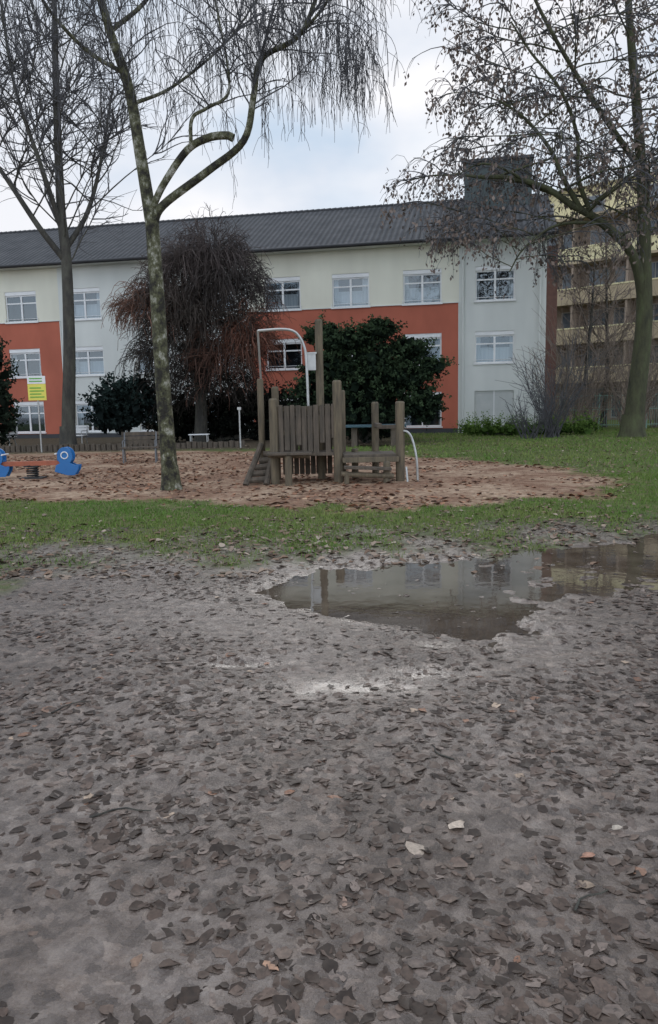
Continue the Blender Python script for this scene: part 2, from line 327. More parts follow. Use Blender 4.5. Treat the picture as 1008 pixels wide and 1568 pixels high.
# ------------------------------------------------------------------ main building
ang=-math.atan(.2)
bld=empty('three_storey_building',(0,39.8,0),ang)
SL,SR=-36,10.9; ZT=9.25
wins=[]
cols=[8.48,4.95,1.35,-2.2,-5.8,-9.5,-13.3,-17.1,-20.8,-24.5,-28.2,-32]
for s in cols:
    wins.append((s-.95,s+.95,6.4,8.05,'w2'))
    wins.append((s-.95,s+.95,3.4,4.95,'w1'))
    wins.append((s-.95,s+.95,.32,2.05,'sh' if s>8 else 'w0'))
redreg=[(-4.0,6.75),(-25.5,-14.8)]
se=sorted(set([SL,SR]+[a for w in wins for a in w[:2]]+[a for r_ in redreg for a in r_]))
ze=sorted(set([-.1,ZT,6.37]+[a for w in wins for a in w[2:4]]))
mb=MB()
def inwin(s,z): return any(w[0]<s<w[1] and w[2]<z<w[3] for w in wins)
for a,b2 in zip(se[:-1],se[1:]):
    for c,d in zip(ze[:-1],ze[1:]):
        sm,zm=(a+b2)/2,(c+d)/2
        if inwin(sm,zm): continue
        red=zm<6.37 and any(r_[0]<sm<r_[1] for r_ in redreg)
        mi=1 if red else (2 if (sm>6.75 or -14.8<sm<-4) else 0)
        mb.quad((a,0,c),(b2,0,c),(b2,0,d),(a,0,d),mi)
for w in wins:
    a,b2,c,d,_=w; q=.16
    sm=(a+b2)/2; red=c<6 and any(r_[0]<sm<r_[1] for r_ in redreg); mi=1 if red else 0
    mb.quad((a,0,c),(a,0,d),(a,q,d),(a,q,c),mi); mb.quad((b2,0,c),(b2,q,c),(b2,q,d),(b2,0,d),mi)
    mb.quad((a,0,d),(b2,0,d),(b2,q,d),(a,q,d),mi); mb.quad((a,0,c),(a,q,c),(b2,q,c),(b2,0,c),mi)
GP=[(0,-.1),(12,-.1),(12,ZT),(6,12.3),(0,ZT)]
for s in (SL,SR):
    n=len(mb.v); mb.v+=[(s,y,z) for y,z in GP]; mb.f.append(tuple(range(n,n+5))); mb.m.append(2)
mb.quad((SL,12,-.1),(SR,12,-.1),(SR,12,ZT),(SL,12,ZT),0)
mb.obj('walls',[M_wall,M_red,M_wallg],bld)
tr_=MB()
for s in (6.75,-4.0,-14.8): tr_.box(s-.03,s+.03,-.03,-.002,0,6.37,1)
for s in (6.95,10.6): tr_.tube([(s,-.09,0),(s,-.09,9.1)],.05,8,1)
for r_ in redreg: tr_.box(r_[0],r_[1],-.05,-.002,6.37,6.41,1)
tr_.box(SL,SR,-.02,-.002,-.05,.22,2)
tr_.obj('trim_and_drainpipes',[M_white,M_wallg,M_dark],bld)
wf=MB(); gls=MB(); cur=MB()
for wi,w in enumerate(wins):
    a,b2,c,d,t=w; y0,y1=.08,.14
    if t=='sh':
        for k in range(14):
            z=c+(d-c)*k/14; wf.box(a+.02,b2-.02,.07,.10,z+.008,z+(d-c)/14-.008,1)
        wf.box(a,b2,.11,.13,c,d,1); wf.box((a+b2)/2-.03,(a+b2)/2+.03,.04,.068,c,d,0)
        wf.box(a-.05,b2+.05,-.05,-.004,c-.07,c-.01,0); continue
    f=.07
    top=d-.2
    wf.box(a,b2,.03,y1,top,d,0)
    wf.box(a,a+f,y0,y1,c,top,0); wf.box(b2-f,b2,y0,y1,c,top,0)
    wf.box(a+f,b2-f,y0,y1,c,c+f,0); wf.box(a+f,b2-f,y0,y1,top-f,top,0)
    mid=(a+b2)/2; wf.box(mid-.05,mid+.05,y0-.01,y1,c+f,top-f,0)
    zt=c+(top-c)*.70; wf.box(a+f,mid-.05,y0,y1,zt-.035,zt+.035,0); wf.box(mid+.05,b2-f,y0,y1,zt-.035,zt+.035,0)
    wf.box(a-.06,b2+.06,-.07,-.004,c-.06,c-.005,0)
    if t!='w0':
        wf.tube([(a+.02,-.05,c+.16),(b2-.02,-.05,c+.16)],.012,6,0); 
        for q in (a-.03,b2+.03): wf.box(q-.012,q+.012,-.06,-.004,c,c+.2,0)
    gls.quad((a,.115,c),(b2,.115,c),(b2,.115,d),(a,.115,d))
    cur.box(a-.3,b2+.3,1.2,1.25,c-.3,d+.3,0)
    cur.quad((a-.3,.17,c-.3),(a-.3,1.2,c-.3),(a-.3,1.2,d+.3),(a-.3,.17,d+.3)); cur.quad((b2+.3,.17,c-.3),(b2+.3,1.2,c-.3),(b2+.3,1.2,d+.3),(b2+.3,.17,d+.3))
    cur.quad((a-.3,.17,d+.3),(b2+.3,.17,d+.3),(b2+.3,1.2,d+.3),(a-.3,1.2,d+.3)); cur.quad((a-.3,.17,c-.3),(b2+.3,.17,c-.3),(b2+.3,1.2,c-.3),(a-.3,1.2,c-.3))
    k=random.random()
    wl=random.uniform(.12,.4); wr=random.uniform(.12,.4)
    if k<.75:
        for (p,q) in ((a,a+wl),(b2-wr,b2)):
            m_=8
            for j in range(m_):
                s0=p+(q-p)*j/m_; s1=p+(q-p)*(j+1)/m_; yy=.26+.03*(j%2); y2=.26+.03*((j+1)%2)
                cur.quad((s0,yy,c),(s1,y2,c),(s1,y2,d),(s0,yy,d),1)
    if k<.3: cur.quad((a,.33,c),(b2,.33,c),(b2,.33,c+(d-c)*.5),(a,.33,c+(d-c)*.5),1)
wf.obj('window_frames',[M_white,M_shut,M_dark],bld); gls.obj('window_glass',[M_glass],bld); cur.obj('rooms_and_curtains',[M_in,M_curt],bld)
rf=MB(); e=.7
for (y0,z0,y1,z1) in [(-e,ZT+.02,6,12.55),(12+e,ZT+.02,6,12.55)]:
    rf.quad((SL-.3,y0,z0+.1),(SR+.45,y0,z0+.1),(SR+.45,y1,z1+.1),(SL-.3,y1,z1+.1),0)
    rf.quad((SL-.3,y0,z0-.08),(SR+.45,y0,z0-.08),(SR+.45,y1,z1-.08),(SL-.3,y1,z1-.08),1)
    rf.quad((SR+.45,y0,z0-.08),(SR+.45,y0,z0+.1),(SR+.45,y1,z1+.1),(SR+.45,y1,z1-.08),1)
    rf.quad((SL-.3,y0,z0-.08),(SR+.45,y0,z0-.08),(SR+.45,y0,z0+.1),(SL-.3,y0,z0+.1),1)
for k in range(int((SR-SL)/.33)):
    rf.tube([(SL+k*.33,6,12.63),(SL+k*.33+.31,6,12.66)],.11,6,1)
rf.box(SL-.3,SR+.4,-e+.05,-.002,ZT-.06,ZT-.02,2)
rf.obj('roof',[M_roof,M_dark,M_wallg],bld)
g2=MB(); g2.tube([(SL-.3,-e-.07,ZT+.04),(SR+.4,-e-.07,ZT+.04)],.07,8,0)
g2.box(6.9,10.4,4.2,8.2,11,14.1,1); g2.box(6.8,10.5,4.1,8.3,14.1,14.25,0)
g2.obj('gutter_and_rooftop_housing',[M_dark,simple('dark_green_cladding',(.07,.085,.085),(.05,.065,.065),2)],bld)
g3=MB(); g3.box(10.92,11.5,1.0,11,-.1,9.0,0); g3.obj('end_brick_pier',[simple('dark_brick',(.2,.10,.075),(.14,.07,.055),4)],bld)
# ------------------------------------------------------------------ apartment block behind
apt=empty('apartment_block',(17.4,60,0),-math.atan2(5,5.6))
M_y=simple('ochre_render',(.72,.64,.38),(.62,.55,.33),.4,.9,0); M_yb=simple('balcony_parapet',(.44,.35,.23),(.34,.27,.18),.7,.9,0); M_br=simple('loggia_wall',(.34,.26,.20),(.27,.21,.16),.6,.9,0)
M_dw=simple('dull_window_frame',(.45,.43,.39),(.36,.34,.31),2,.6,0)
a=MB(); L0,L1=-14,34
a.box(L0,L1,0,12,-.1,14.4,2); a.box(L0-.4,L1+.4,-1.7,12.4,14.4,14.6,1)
a.box(L0+2.2,L1,1.5,12,14.6,17.3,0); a.box(L0+1.8,L1+.4,1.0,12.4,17.3,17.5,3)
for fl in range(5):
    z=fl*2.85
    if fl>0:
        a.box(L0,L1,-1.5,-.003,z-.1,z+.08,1); a.box(L0,L1,-1.5,-1.4,z+.08,z+1.05,0 if fl==4 else 1)
        a.box(L0,L1,-1.54,-1.502,z+.98,z+1.08,6)
    for k in range(12):
        s=L0+1+k*4.0
        a.box(s,s+1.5,-.05,-.004,z+.9,z+2.4,4); a.box(s+1.9,s+2.7,-.05,-.004,z+.15,z+2.4,4)
        a.box(s+.08,s+.71,-.09,-.052,z+.98,z+2.32,5); a.box(s+.79,s+1.42,-.09,-.052,z+.98,z+2.32,5); a.box(s+1.98,s+2.62,-.09,-.052,z+.25,z+2.32,5)
        a.box(s+3.2,s+3.35,-1.38,-.003,z+.1,z+2.75,2)
for k in range(12):
    s=L0+4+k*4.0; a.box(s,s+1.4,1.42,1.497,15.3,16.6,4); a.box(s+.08,s+1.32,1.38,1.418,15.38,16.52,5)
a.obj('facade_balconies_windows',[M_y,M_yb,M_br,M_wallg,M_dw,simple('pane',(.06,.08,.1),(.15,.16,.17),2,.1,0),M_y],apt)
# ------------------------------------------------------------------ trees
class TB:
    def __init__(s): s.g={}
    def add(s,pts,r0,r1,sides=3,mat=0,col=None,pw=1):
        pts=np.asarray(pts,float); t=np.linspace(0,1,len(pts))**pw
        s.g.setdefault((len(pts),sides,mat),[]).append((pts,r0+(r1-r0)*t,col))
    def obj(s,name,mats,parent=None):
        VV=[];FF=[];MI=[];CC=[];off=0
        for (k,sd,mat),L in s.g.items():
            P=np.array([l[0] for l in L]); Rr=np.array([l[1] for l in L]); n=len(L)
            T=np.gradient(P,axis=1); T/=np.linalg.norm(T,axis=2,keepdims=True)+1e-9
            mT=T.mean(1,keepdims=True); ref=np.where(np.abs(mT[:,:,2:3])<.8,np.array([0,0,1.]),np.array([1.,0.05,0]))
            A=np.cross(T,np.broadcast_to(ref,T.shape)); A/=np.linalg.norm(A,axis=2,keepdims=True)+1e-9; B=np.cross(T,A)
            th=np.arange(sd)*2*math.pi/sd
            ring=P[:,:,None]+Rr[:,:,None,None]*(A[:,:,None]*np.cos(th)[None,None,:,None]+B[:,:,None]*np.sin(th)[None,None,:,None])
            VV.append(ring.reshape(-1,3))
            b_=np.arange(n)[:,None,None]*k*sd+np.arange(k-1)[None,:,None]*sd; j=np.arange(sd)[None,None,:]; j2=(j+1)%sd
            f=np.stack([b_+j,b_+j2,b_+j2+sd,b_+j+sd],3).reshape(-1,4)+off
            FF.append(f); MI.append(np.full(len(f),mat)); off+=n*k*sd
            c=np.array([l[2] if l[2] is not None else (.08,.07,.06) for l in L]); CC.append(np.repeat(c,k*sd,0))
        return fastmesh(name,np.concatenate(VV),np.concatenate(FF),mats,parent,np.concatenate(MI),True,np.concatenate(CC))
rn=lambda s=1.: np.array([random.gauss(0,s),random.gauss(0,s),random.gauss(0,s)])
def unit(v): return v/(np.linalg.norm(v)+1e-9)
def path(p,d,L,n,wander,trop):
    P=[np.array(p,float)]; d=unit(np.array(d,float)); st=L/(n-1); trop=np.array(trop)
    for i in range(n-1):
        d=unit(d+rn(wander)+trop*(i/(n-1)+.3)); P.append(P[-1]+d*st)
    return np.array(P)
def smoothp(pts,m=6):
    pts=np.array(pts,float); out=[]
    P=np.vstack([2*pts[0]-pts[1],pts,2*pts[-1]-pts[-2]])
    for i in range(1,len(P)-2):
        for t in np.arange(0,1,1/m):
            out.append(.5*((2*P[i])+(-P[i-1]+P[i+1])*t+(2*P[i-1]-5*P[i]+4*P[i+1]-P[i+2])*t*t+(-P[i-1]+3*P[i]-3*P[i+1]+P[i+2])*t**3))
    out.append(pts[-1]); return np.array(out)
def along(P,t):
    f=t*(len(P)-1); i=min(int(f),len(P)-2); return P[i]+(P[i+1]-P[i])*(f-i), unit(P[i+1]-P[i])
class Leaves:
    def __init__(s): s.p=[];s.s=[];s.c=[]
    def add(s,p,sz,c): s.p.append(p);s.s.append(sz);s.c.append(c)
    def obj(s,name,mat,parent,droop=.0):
        n=len(s.p); P=np.array(s.p); sz=np.array(s.s)[:,None]
        a=RNG.normal(size=(n,3)); a[:,2]-=droop; a/=np.linalg.norm(a,axis=1,keepdims=True); b_=np.cross(a,RNG.normal(size=(n,3))); b_/=np.linalg.norm(b_,axis=1,keepdims=True)
        V=np.stack([P-a*sz*.5,P+b_*sz*.28,P+a*sz*.5,P-b_*sz*.28],1).reshape(-1,3)
        return fastmesh(name,V,np.arange(4*n).reshape(-1,4),[mat],parent,col=np.repeat(np.array(s.c),4,0))
# --- birch
birch=empty('weeping_birch_tree')
tb=TB(); Y0=14.1
def PL(l): return smoothp([(x,Y0+dy,z) for x,dy,z in l])
trunk=PL([(-2.93,0,-.1),(-2.94,0,.25),(-2.97,0,1.2),(-2.99,0,1.9),(-3.02,.03,3.5),(-3.05,.05,4.8)])
tb.add(trunk,.165,.12,14,0,pw=.8); tb.add([(-2.93,Y0,-.15),(-2.93,Y0,.1),(-2.94,Y0,.45)],.25,.155,14,0,pw=.6)
limbs=[(PL([(-3.05,.05,4.7),(-3.19,.05,5.9),(-3.35,.1,7.08),(-3.63,.1,8.03),(-3.9,.1,9.2),(-4.2,.2,11),(-4.3,.3,13)]),.12,.03,1),
 (PL([(-3.03,.05,4.75),(-2.83,0,5.07),(-2.0,-.1,5.6),(-1.33,-.3,6.03),(-1.13,-.35,6.72),(-.98,-.35,7.3),(-.38,-.4,7.6),(-.1,-.4,8.05),(.15,-.5,8.8),(.4,-.6,10)]),.08,.022,1),
 (PL([(-3.03,.0,5.0),(-2.78,-.1,5.4),(-2.33,-.2,5.92),(-1.95,-.3,6.08),(-1.63,-.35,6.1),(-1.5,-.36,6.05)]),.06,.07,0),
 (PL([(-2.25,-.25,5.98),(-2.2,-.3,6.4),(-1.95,-.2,6.6),(-1.6,-.1,6.85),(-1.6,0,7.4),(-1.75,.1,8.3),(-1.9,.1,9.5)]),.035,.015,1),
 (PL([(-3.4,.1,7.3),(-4.0,-.2,7.6),(-4.6,-.4,8.3),(-5.0,-.5,9.4),(-5.6,-.6,10.5)]),.04,.015,1),
 (PL([(-3.6,.1,8.0),(-3.0,.6,8.8),(-2.4,.8,10),(-2.2,.8,11.5)]),.045,.015,1),
 (PL([(-.5,-.4,7.5),(.1,-.8,7.9),(.5,-.9,8.6),(.8,-1,9.2)]),.03,.012,1),
 (PL([(-3.3,.1,6.8),(-2.7,.9,7.4),(-1.7,1.2,8.3),(-1.0,1.2,9.2)]),.035,.012,1)]
def strands(p,k,Lr,r=.0062,cmat=1):
    for _ in range(k):
        a=random.uniform(0,6.28); d=np.array([math.cos(a)*.6,math.sin(a)*.6,random.uniform(-.8,.1)])
        L=random.uniform(*Lr); s=path(p,d,L,8,.11,(0,0,-1.3)); tb.add(s,r,r*.55,3,cmat)
        for _ in range(3):
            q,_d=along(s,random.uniform(.1,.9)); s2=path(q,rn(.5)+np.array([0,0,-.8]),random.uniform(.15,.5),4,.12,(0,0,-.8)); tb.add(s2,r*.7,r*.5,3,cmat)
for P,r0,r1,sp in limbs:
    tb.add(P,r0,r1,9,0)
    if not sp: continue
    Ln=np.linalg.norm(np.diff(P,axis=0),axis=1).sum()
    for k in range(int(Ln*4.5)):
        t=random.uniform(.3,1)
        p,d=along(P,t)
        a=random.uniform(0,6.28); dd=unit(np.array([math.cos(a),math.sin(a),random.uniform(.2,.9)])+d*.5)
        L=random.uniform(.6,1.6); q=path(p,dd,L,8,.14,(0,0,-.12)); tb.add(q,.015,.005,5,1)
        for _ in range(3):
            p2,d2=along(q,random.uniform(.3,1)); q2=path(p2,unit(rn(.5)+d2),random.uniform(.3,.7),5,.15,(0,0,-.35)); tb.add(q2,.008,.005,3,1)
            if random.random()<.8: strands(q2[-1],1,(.3,1.0))
        if p[2]>6.6: strands(q[-1],2,(.4,1.4))
for _ in range(210):
    x=random.uniform(-1.1,1.0); z=random.uniform(7.3,9.2)-.25*abs(x); strands(np.array([x,Y0-.5+random.uniform(-.8,.8),z]),1,(.5,1.5))
for _ in range(60):
    x=random.uniform(.3,.95); strands(np.array([x,Y0-.5+random.uniform(-.8,.5),random.uniform(7.0,7.8)]),1,(.5,1.3))
for (a_,b2) in [((-.4,7.6),(.95,7.35)),((-.1,8.0),(1.0,8.0)),((.1,8.6),(1.1,8.6)),((-1.0,7.3),(-.2,7.9)),((-1.1,6.9),(-.4,7.3))]:
    for dy in (-.7,-.3,.2):
        tb.add(smoothp([(a_[0],Y0-.4,a_[1]),((a_[0]+b2[0])/2,Y0-.4+dy*.6,max(a_[1],b2[1])+.3),(b2[0],Y0-.4+dy,b2[1])],4),.014,.004,4,1)
for _ in range(190):
    x=random.uniform(-6.6,-3.2); strands(np.array([x,Y0+random.uniform(-1.2,.8),random.uniform(7.9,9.6)]),1,(.5,1.6))
for _ in range(100):
    x=random.uniform(-3.2,-1.0); strands(np.array([x,Y0+random.uniform(-1.2,.8),random.uniform(8.0,9.4)]),1,(.4,1.2))
tb.obj('trunk_and_branches',[M_birch,M_twig],birch)
def bare_tree(name,trunkpts,r0,r1,n1,L1,tmin,mat,up=.5,n2=9,n3=5,rt=.01,extra=(),droop=0,leaf=None,twmat=None,leafsz=.12):
    root=empty(name); t=TB(); T=smoothp(trunkpts); t.add(T,r0,r1,12,0,pw=.9)
    b0=T[0]; t.add([b0,b0+[0,0,.35],b0+[0,0,1.0]],r0*1.45,r0*.98,12,0,pw=.6)
    L=Leaves() if leaf else None
    mains=[(smoothp(e_[0]),e_[1]) for e_ in extra]
    for P,r in mains: t.add(P,r,r*.3,8,0)
    lat=[(T,r1,tmin,n1)]+[(P,r*.5,.3,max(4,int(n1*.5))) for P,r in mains]
    for P0,rb,tm,nn in lat:
        for k in range(nn):
            tt=tm+(1-tm)*(k+random.random())/nn; p,d=along(P0,min(tt,.99))
            a=k*2.4+random.uniform(-.5,.5); dd=np.array([math.cos(a),math.sin(a)*.8,up])
            Lk=L1*(1.15-.75*tt)*random.uniform(.7,1.2)
            q=path(p,dd,Lk,9,.11,(0,0,.06 if not droop else -.05)); t.add(q,max(.02,rb*.5),.013,6,0)
            for _ in range(n2):
                p2,d2=along(q,random.uniform(.2,1)); L2=Lk*random.uniform(.25,.5); q2=path(p2,unit(d2+rn(.55)+np.array([0,0,.1])),L2,7,.14,(0,0,.05-droop)); t.add(q2,rt*1.8,rt*.7,4,1)
                for _ in range(n3):
                    p3,d3=along(q2,random.uniform(.15,1)); q3=path(p3,unit(d3+rn(.5)),random.uniform(.5,1.2),5,.14,(0,0,-droop*2.5)); t.add(q3,rt*.8,rt*.45,3,1)
                    if L:
                        p4,_d=along(q3,random.uniform(.4,1)); cl=random.choice([0,1,1,2,3])
                        for _ in range(leaf*cl):
                            c=random.choice([(.14,.105,.09),(.18,.135,.11),(.09,.078,.073),(.20,.155,.13)])
                            L.add(p4+rn(.10)*np.array([1,1,1.6])+np.array([0,0,-.15]),leafsz*random.uniform(.6,1.2),c)
    t.obj('trunk_and_branches',[mat,twmat or M_twig],root)
    if L: L.obj('leaves',M_leafv,root,1.5)
    return root
bare_tree('bare_tree',[(-10.2,30,-.1),(-10.1,30,1.5),(-9.9,30,4),(-9.8,30,7.1),(-9.87,30,9),(-9.8,30,12),(-9.7,30,14.5),(-9.6,30,16.5),(-9.6,30,20)],.30,.06,26,5.5,.36,M_bark,1.0,8,5,.015,
  extra=[([(-9.8,30,7.1),(-10.6,29.6,8.3),(-11.6,29.4,10),(-12.6,29.2,11.6),(-13.3,29,14)],.13),([(-9.85,30,7.5),(-9.0,30.4,9),(-8.4,30.6,11),(-7.9,30.8,13.5)],.12),([(-9.85,30,8.2),(-10.3,29.3,10.5),(-10.9,29,13),(-11.2,29,16)],.11)])
bare_tree('alder_tree',[(12,30,-.1),(12.1,30,1.5),(12.3,30,4.3),(12.2,30,7),(12.1,30,9.1),(11.7,30,12.6),(11.3,30,16),(11,30,21)],.42,.08,20,6.5,.45,M_barkg,.4,9,5,.014,
  extra=[([(12.25,30,5.2),(11.95,29.9,6.4),(11.4,29.8,7.3),(10.2,29.6,8.2),(9.3,29.5,8.65),(8.2,29.4,9.3),(6.8,29.2,9.6),(5.6,29,9.6)],.22),
         ([(9.6,29.5,8.5),(8.9,29.3,9.5),(8.3,29.2,10.6),(7.3,29,11.6),(6.4,29,12.2)],.11),
         ([(10.0,29.5,8.3),(9.4,29.3,9.6),(9.3,29.2,11),(8.6,29,12.5),(7.5,29,13.8),(6.8,29,14.8)],.10),
         ([(10.6,29.7,8.0),(9.6,29.3,8.0),(8.4,29,7.8),(7.3,28.8,7.0),(6.8,28.8,6.2)],.07),
         ([(12.0,30,10),(10.6,29.6,11.5),(9.2,29.3,13.2),(7.8,29,15.2),(7,29,17)],.13)],droop=.28,leaf=3,leafsz=.18)
def shrub(name,x,y,h,w,n,mat=M_twig,r=.014,col=None):
    t=TB()
    for _ in range(n):
        a=random.uniform(0,6.28); d=np.array([math.cos(a)*w/h,math.sin(a)*w/h,1.1]); L=h*random.uniform(.6,1.15)
        q=path((x+random.gauss(0,.15),y+random.gauss(0,.15),-.05),d,L,8,.08,(0,0,.03)); t.add(q,r*1.6,r*.5,4,0)
        for _ in range(9):
            p,d2=along(q,random.uniform(.2,1)); q2=path(p,unit(d2+rn(.5)),L*random.uniform(.15,.4),5,.12,(0,0,.03)); t.add(q2,r*.8,r*.4,3,0)
    return t.obj(name,[mat])
shrub('bare_shrub',9.3,31.5,3.4,1.9,34); shrub('bare_shrub',8.2,31,1.6,1.0,22)
M_bt=simple('brown_twigs',(.22,.17,.135),(.16,.125,.10),3,.9,0)
for sx,sy,sh_ in [(11.4,36,4),(12.8,37,5),(14.2,36,4.5),(15.6,38,5.5),(17.2,40,6),(13.5,41,6)]: shrub('bare_shrub',sx,sy,sh_,2.2,24,M_bt,.015)
bare_tree('bare_tree',[(15.2,42,-.1),(15.3,42,3),(15.2,42,6),(15,42,11)],.16,.03,16,3.5,.3,M_bark,.8,7,4,.016,twmat=M_bt)
bare_tree('bare_tree',[(13.6,40,-.1),(13.5,40,3),(13.7,40,6),(13.8,40,9)],.12,.03,14,2.8,.3,M_bark,.8,7,4,.014,twmat=M_bt)
# --- weeping brown tree
wt=empty('weeping_beech_tree'); tb=TB()
tb.add(smoothp([(-5.5,33,-.1),(-5.4,33,2),(-5.6,33.1,4.5),(-5.3,33,7),(-5.2,33,8.6)]),.3,.08,10,0)
lob=[(-4.6,33,7.5,1.2,1.4,1.5,700,(.095,.077,.072)),(-5.7,33,7.2,1.0,1.3,1.3,500,(.105,.085,.078)),(-6.5,32.8,6.0,1.2,1.3,1.4,650,(.10,.078,.068)),(-3.9,32.6,6.3,1.2,1.3,1.5,750,(.07,.06,.056)),(-7.4,32.6,5.6,.9,1.0,.9,380,(.20,.115,.085)),(-3.1,32.3,4.2,.8,1.0,1.3,450,(.18,.085,.06)),(-5.2,32.2,4.9,2.0,1.3,1.7,1000,(.07,.058,.05)),(-4.2,32.2,3.4,1.3,1.1,1.4,600,(.12,.068,.052)),(-6.4,32.4,3.7,1.3,1.1,1.4,600,(.055,.048,.042)),(-5.2,32.6,2.4,2.2,1.0,1.3,600,(.035,.03,.026))]
for cx,cy,cz,rx,ry,rz,nn,c in lob:
    for k in range(6):
        tb.add(smoothp([(-5.4,33,max(.5,cz-2.2+k*.3)),((cx-5.4)/2,cy+.2,cz),(cx+random.uniform(-1,1)*rx*.8,cy,cz+rz*.8)],4),.06,.012,5,0)
    for k in range(nn):
        v=unit(rn()); v[2]=v[2] if random.random()<.3 else abs(v[2]); rr=random.uniform(.1,1.25)**.5
        p=np.array([cx+v[0]*rx*rr,cy+v[1]*ry*rr,cz+v[2]*rz*rr*(.75+.45*math.sin(v[0]*7+v[1]*5+cx))])
        fz=random.random()<.35
        q=path(p,(v[0]*.9,v[1]*.9,random.uniform(.1,1.2)) if fz else (v[0]*.8,v[1]*.8,random.uniform(-.2,.6)),random.uniform(.4,.9) if fz else random.uniform(.6,1.8),7,.22,(0,0,-.05) if fz else (0,0,-.75)); f=random.uniform(.6,1.35)
        tb.add(q,.015,.008,3,1,tuple(x*f for x in c))
        for _ in range(2):
            p2,d2=along(q,random.uniform(.2,.9)); tb.add(path(p2,unit(d2+rn(.6)),random.uniform(.2,.5),4,.2,(0,0,-.2)),.009,.006,3,1,tuple(x*f for x in c))
tb.obj('trunk_and_twigs',[M_bark,M_twigr],wt)
# --- evergreens
def evergreen(name,lobes,base,cdark,clight,sz,spike=.5,m=12):
    root=empty(name); t=TB(); L=Leaves(); cx,cy=base
    for (x,y,z,rx,ry,rz,n) in lobes:
        t.add(smoothp([(cx,cy,0),((cx+x)/2,cy,z*.5),(x,y,z)],3),.08,.02,5,0)
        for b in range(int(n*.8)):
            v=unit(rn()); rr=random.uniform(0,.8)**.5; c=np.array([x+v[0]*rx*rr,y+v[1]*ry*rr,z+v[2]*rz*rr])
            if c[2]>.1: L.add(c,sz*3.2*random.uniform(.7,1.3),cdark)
        for b in range(int(n)):
            v=unit(rn()); rr=random.uniform(.3,1.0)**.5; 
            c=np.array([x+v[0]*rx*rr,y+v[1]*ry*rr,z+v[2]*rz*rr]); 
            if c[2]<.1: continue
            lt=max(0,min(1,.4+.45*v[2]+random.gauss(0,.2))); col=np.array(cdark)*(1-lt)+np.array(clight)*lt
            d=unit(v*np.array([1,1,.3])+np.array([0,0,spike])+rn(.25)); ln=random.uniform(.25,.7)
            for k in range(m):
                f=k/m; L.add(c+d*ln*f+rn(.06)*(1-f*.6),sz*random.uniform(.7,1.3)*(1-.4*f),tuple(col*random.uniform(.7,1.3)))
    t.obj('trunk',[M_bark],root); L.obj('foliage',M_needle,root)
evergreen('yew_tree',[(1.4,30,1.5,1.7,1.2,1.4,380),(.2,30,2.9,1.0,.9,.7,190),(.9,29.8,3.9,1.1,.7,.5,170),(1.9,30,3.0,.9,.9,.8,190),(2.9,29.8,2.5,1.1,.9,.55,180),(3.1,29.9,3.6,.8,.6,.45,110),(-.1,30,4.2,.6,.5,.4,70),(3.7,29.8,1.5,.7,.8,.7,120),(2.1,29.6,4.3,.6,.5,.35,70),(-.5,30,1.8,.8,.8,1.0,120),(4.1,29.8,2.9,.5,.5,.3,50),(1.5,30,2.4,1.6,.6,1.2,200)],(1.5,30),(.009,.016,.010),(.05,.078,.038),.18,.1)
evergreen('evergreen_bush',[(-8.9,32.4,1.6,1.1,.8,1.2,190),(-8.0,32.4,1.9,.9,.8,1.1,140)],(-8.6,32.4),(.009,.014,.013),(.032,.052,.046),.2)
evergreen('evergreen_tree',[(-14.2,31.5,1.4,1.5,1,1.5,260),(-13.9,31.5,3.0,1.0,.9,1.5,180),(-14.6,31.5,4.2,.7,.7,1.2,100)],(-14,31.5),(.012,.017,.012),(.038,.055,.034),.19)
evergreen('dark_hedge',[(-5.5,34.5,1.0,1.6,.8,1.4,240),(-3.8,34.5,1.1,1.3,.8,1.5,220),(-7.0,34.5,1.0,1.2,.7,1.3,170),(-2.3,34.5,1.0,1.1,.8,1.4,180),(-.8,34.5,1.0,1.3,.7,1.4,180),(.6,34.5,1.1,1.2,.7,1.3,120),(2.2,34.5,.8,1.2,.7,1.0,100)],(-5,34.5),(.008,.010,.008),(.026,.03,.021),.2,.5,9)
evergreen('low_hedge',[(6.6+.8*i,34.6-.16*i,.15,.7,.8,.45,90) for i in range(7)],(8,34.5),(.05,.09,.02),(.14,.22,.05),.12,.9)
# --- play tower
pt=empty('wooden_play_tower',(0,14.7,0))
m=MB()
def post(x,y,z1,r=.075,z0=-.1,tx=0):
    m.tube([(x,y,z0),(x+tx*.5,y,z1*.5),(x+tx,y,z1-.03),(x+tx,y,z1)],[r,r,r,r*.75],12,0)
post(-1.32,.65,2.05,.065); post(-1.03,0,1.65,.085); post(-.13,.85,3.2,.08); post(.2,0,1.97,.09); post(-1.05,1.0,1.9,.075); post(.3,1.0,1.8,.08)
post(.98,.9,1.55,.075); post(1.4,0,1.55,.09); 
post(-.75,-.35,.58,.07); post(.55,.75,.62,.07); post(1.12,-.25,.42,.07)
m.tube([(-1.15,-.1,.58),(-.35,-.1,.55)],.055,8,0)
m.box(-1.1,.28,-.05,1.05,.54,.60,1); m.box(-1.15,-.3,-.45,-.052,.585,.63,1)
m.box(.3,1.32,-.1,.9,.50,.55,1); m.box(.28,1.36,-.16,-.102,.40,.50,0)
Mt=Matrix.Translation((.75,-.3,.3))@Matrix.Rotation(R(3),4,'Y'); m.box(-.45,.45,-.12,.12,-.02,.03,1,Mt); m.tube([(.25,-.3,.2),(1.25,-.3,.14)],.05,8,0); post(.35,-.3,.25,.05)
m.box(-1.0,.18,.92,.98,1.3,1.42,1); m.box(-1.0,.18,.0,.06,1.32,1.44,1)
m.box(1.0,1.4,.85,.9,1.0,1.08,1); m.box(.95,1.05,.0,.85,1.05,1.13,1)
x=-.93; k=0
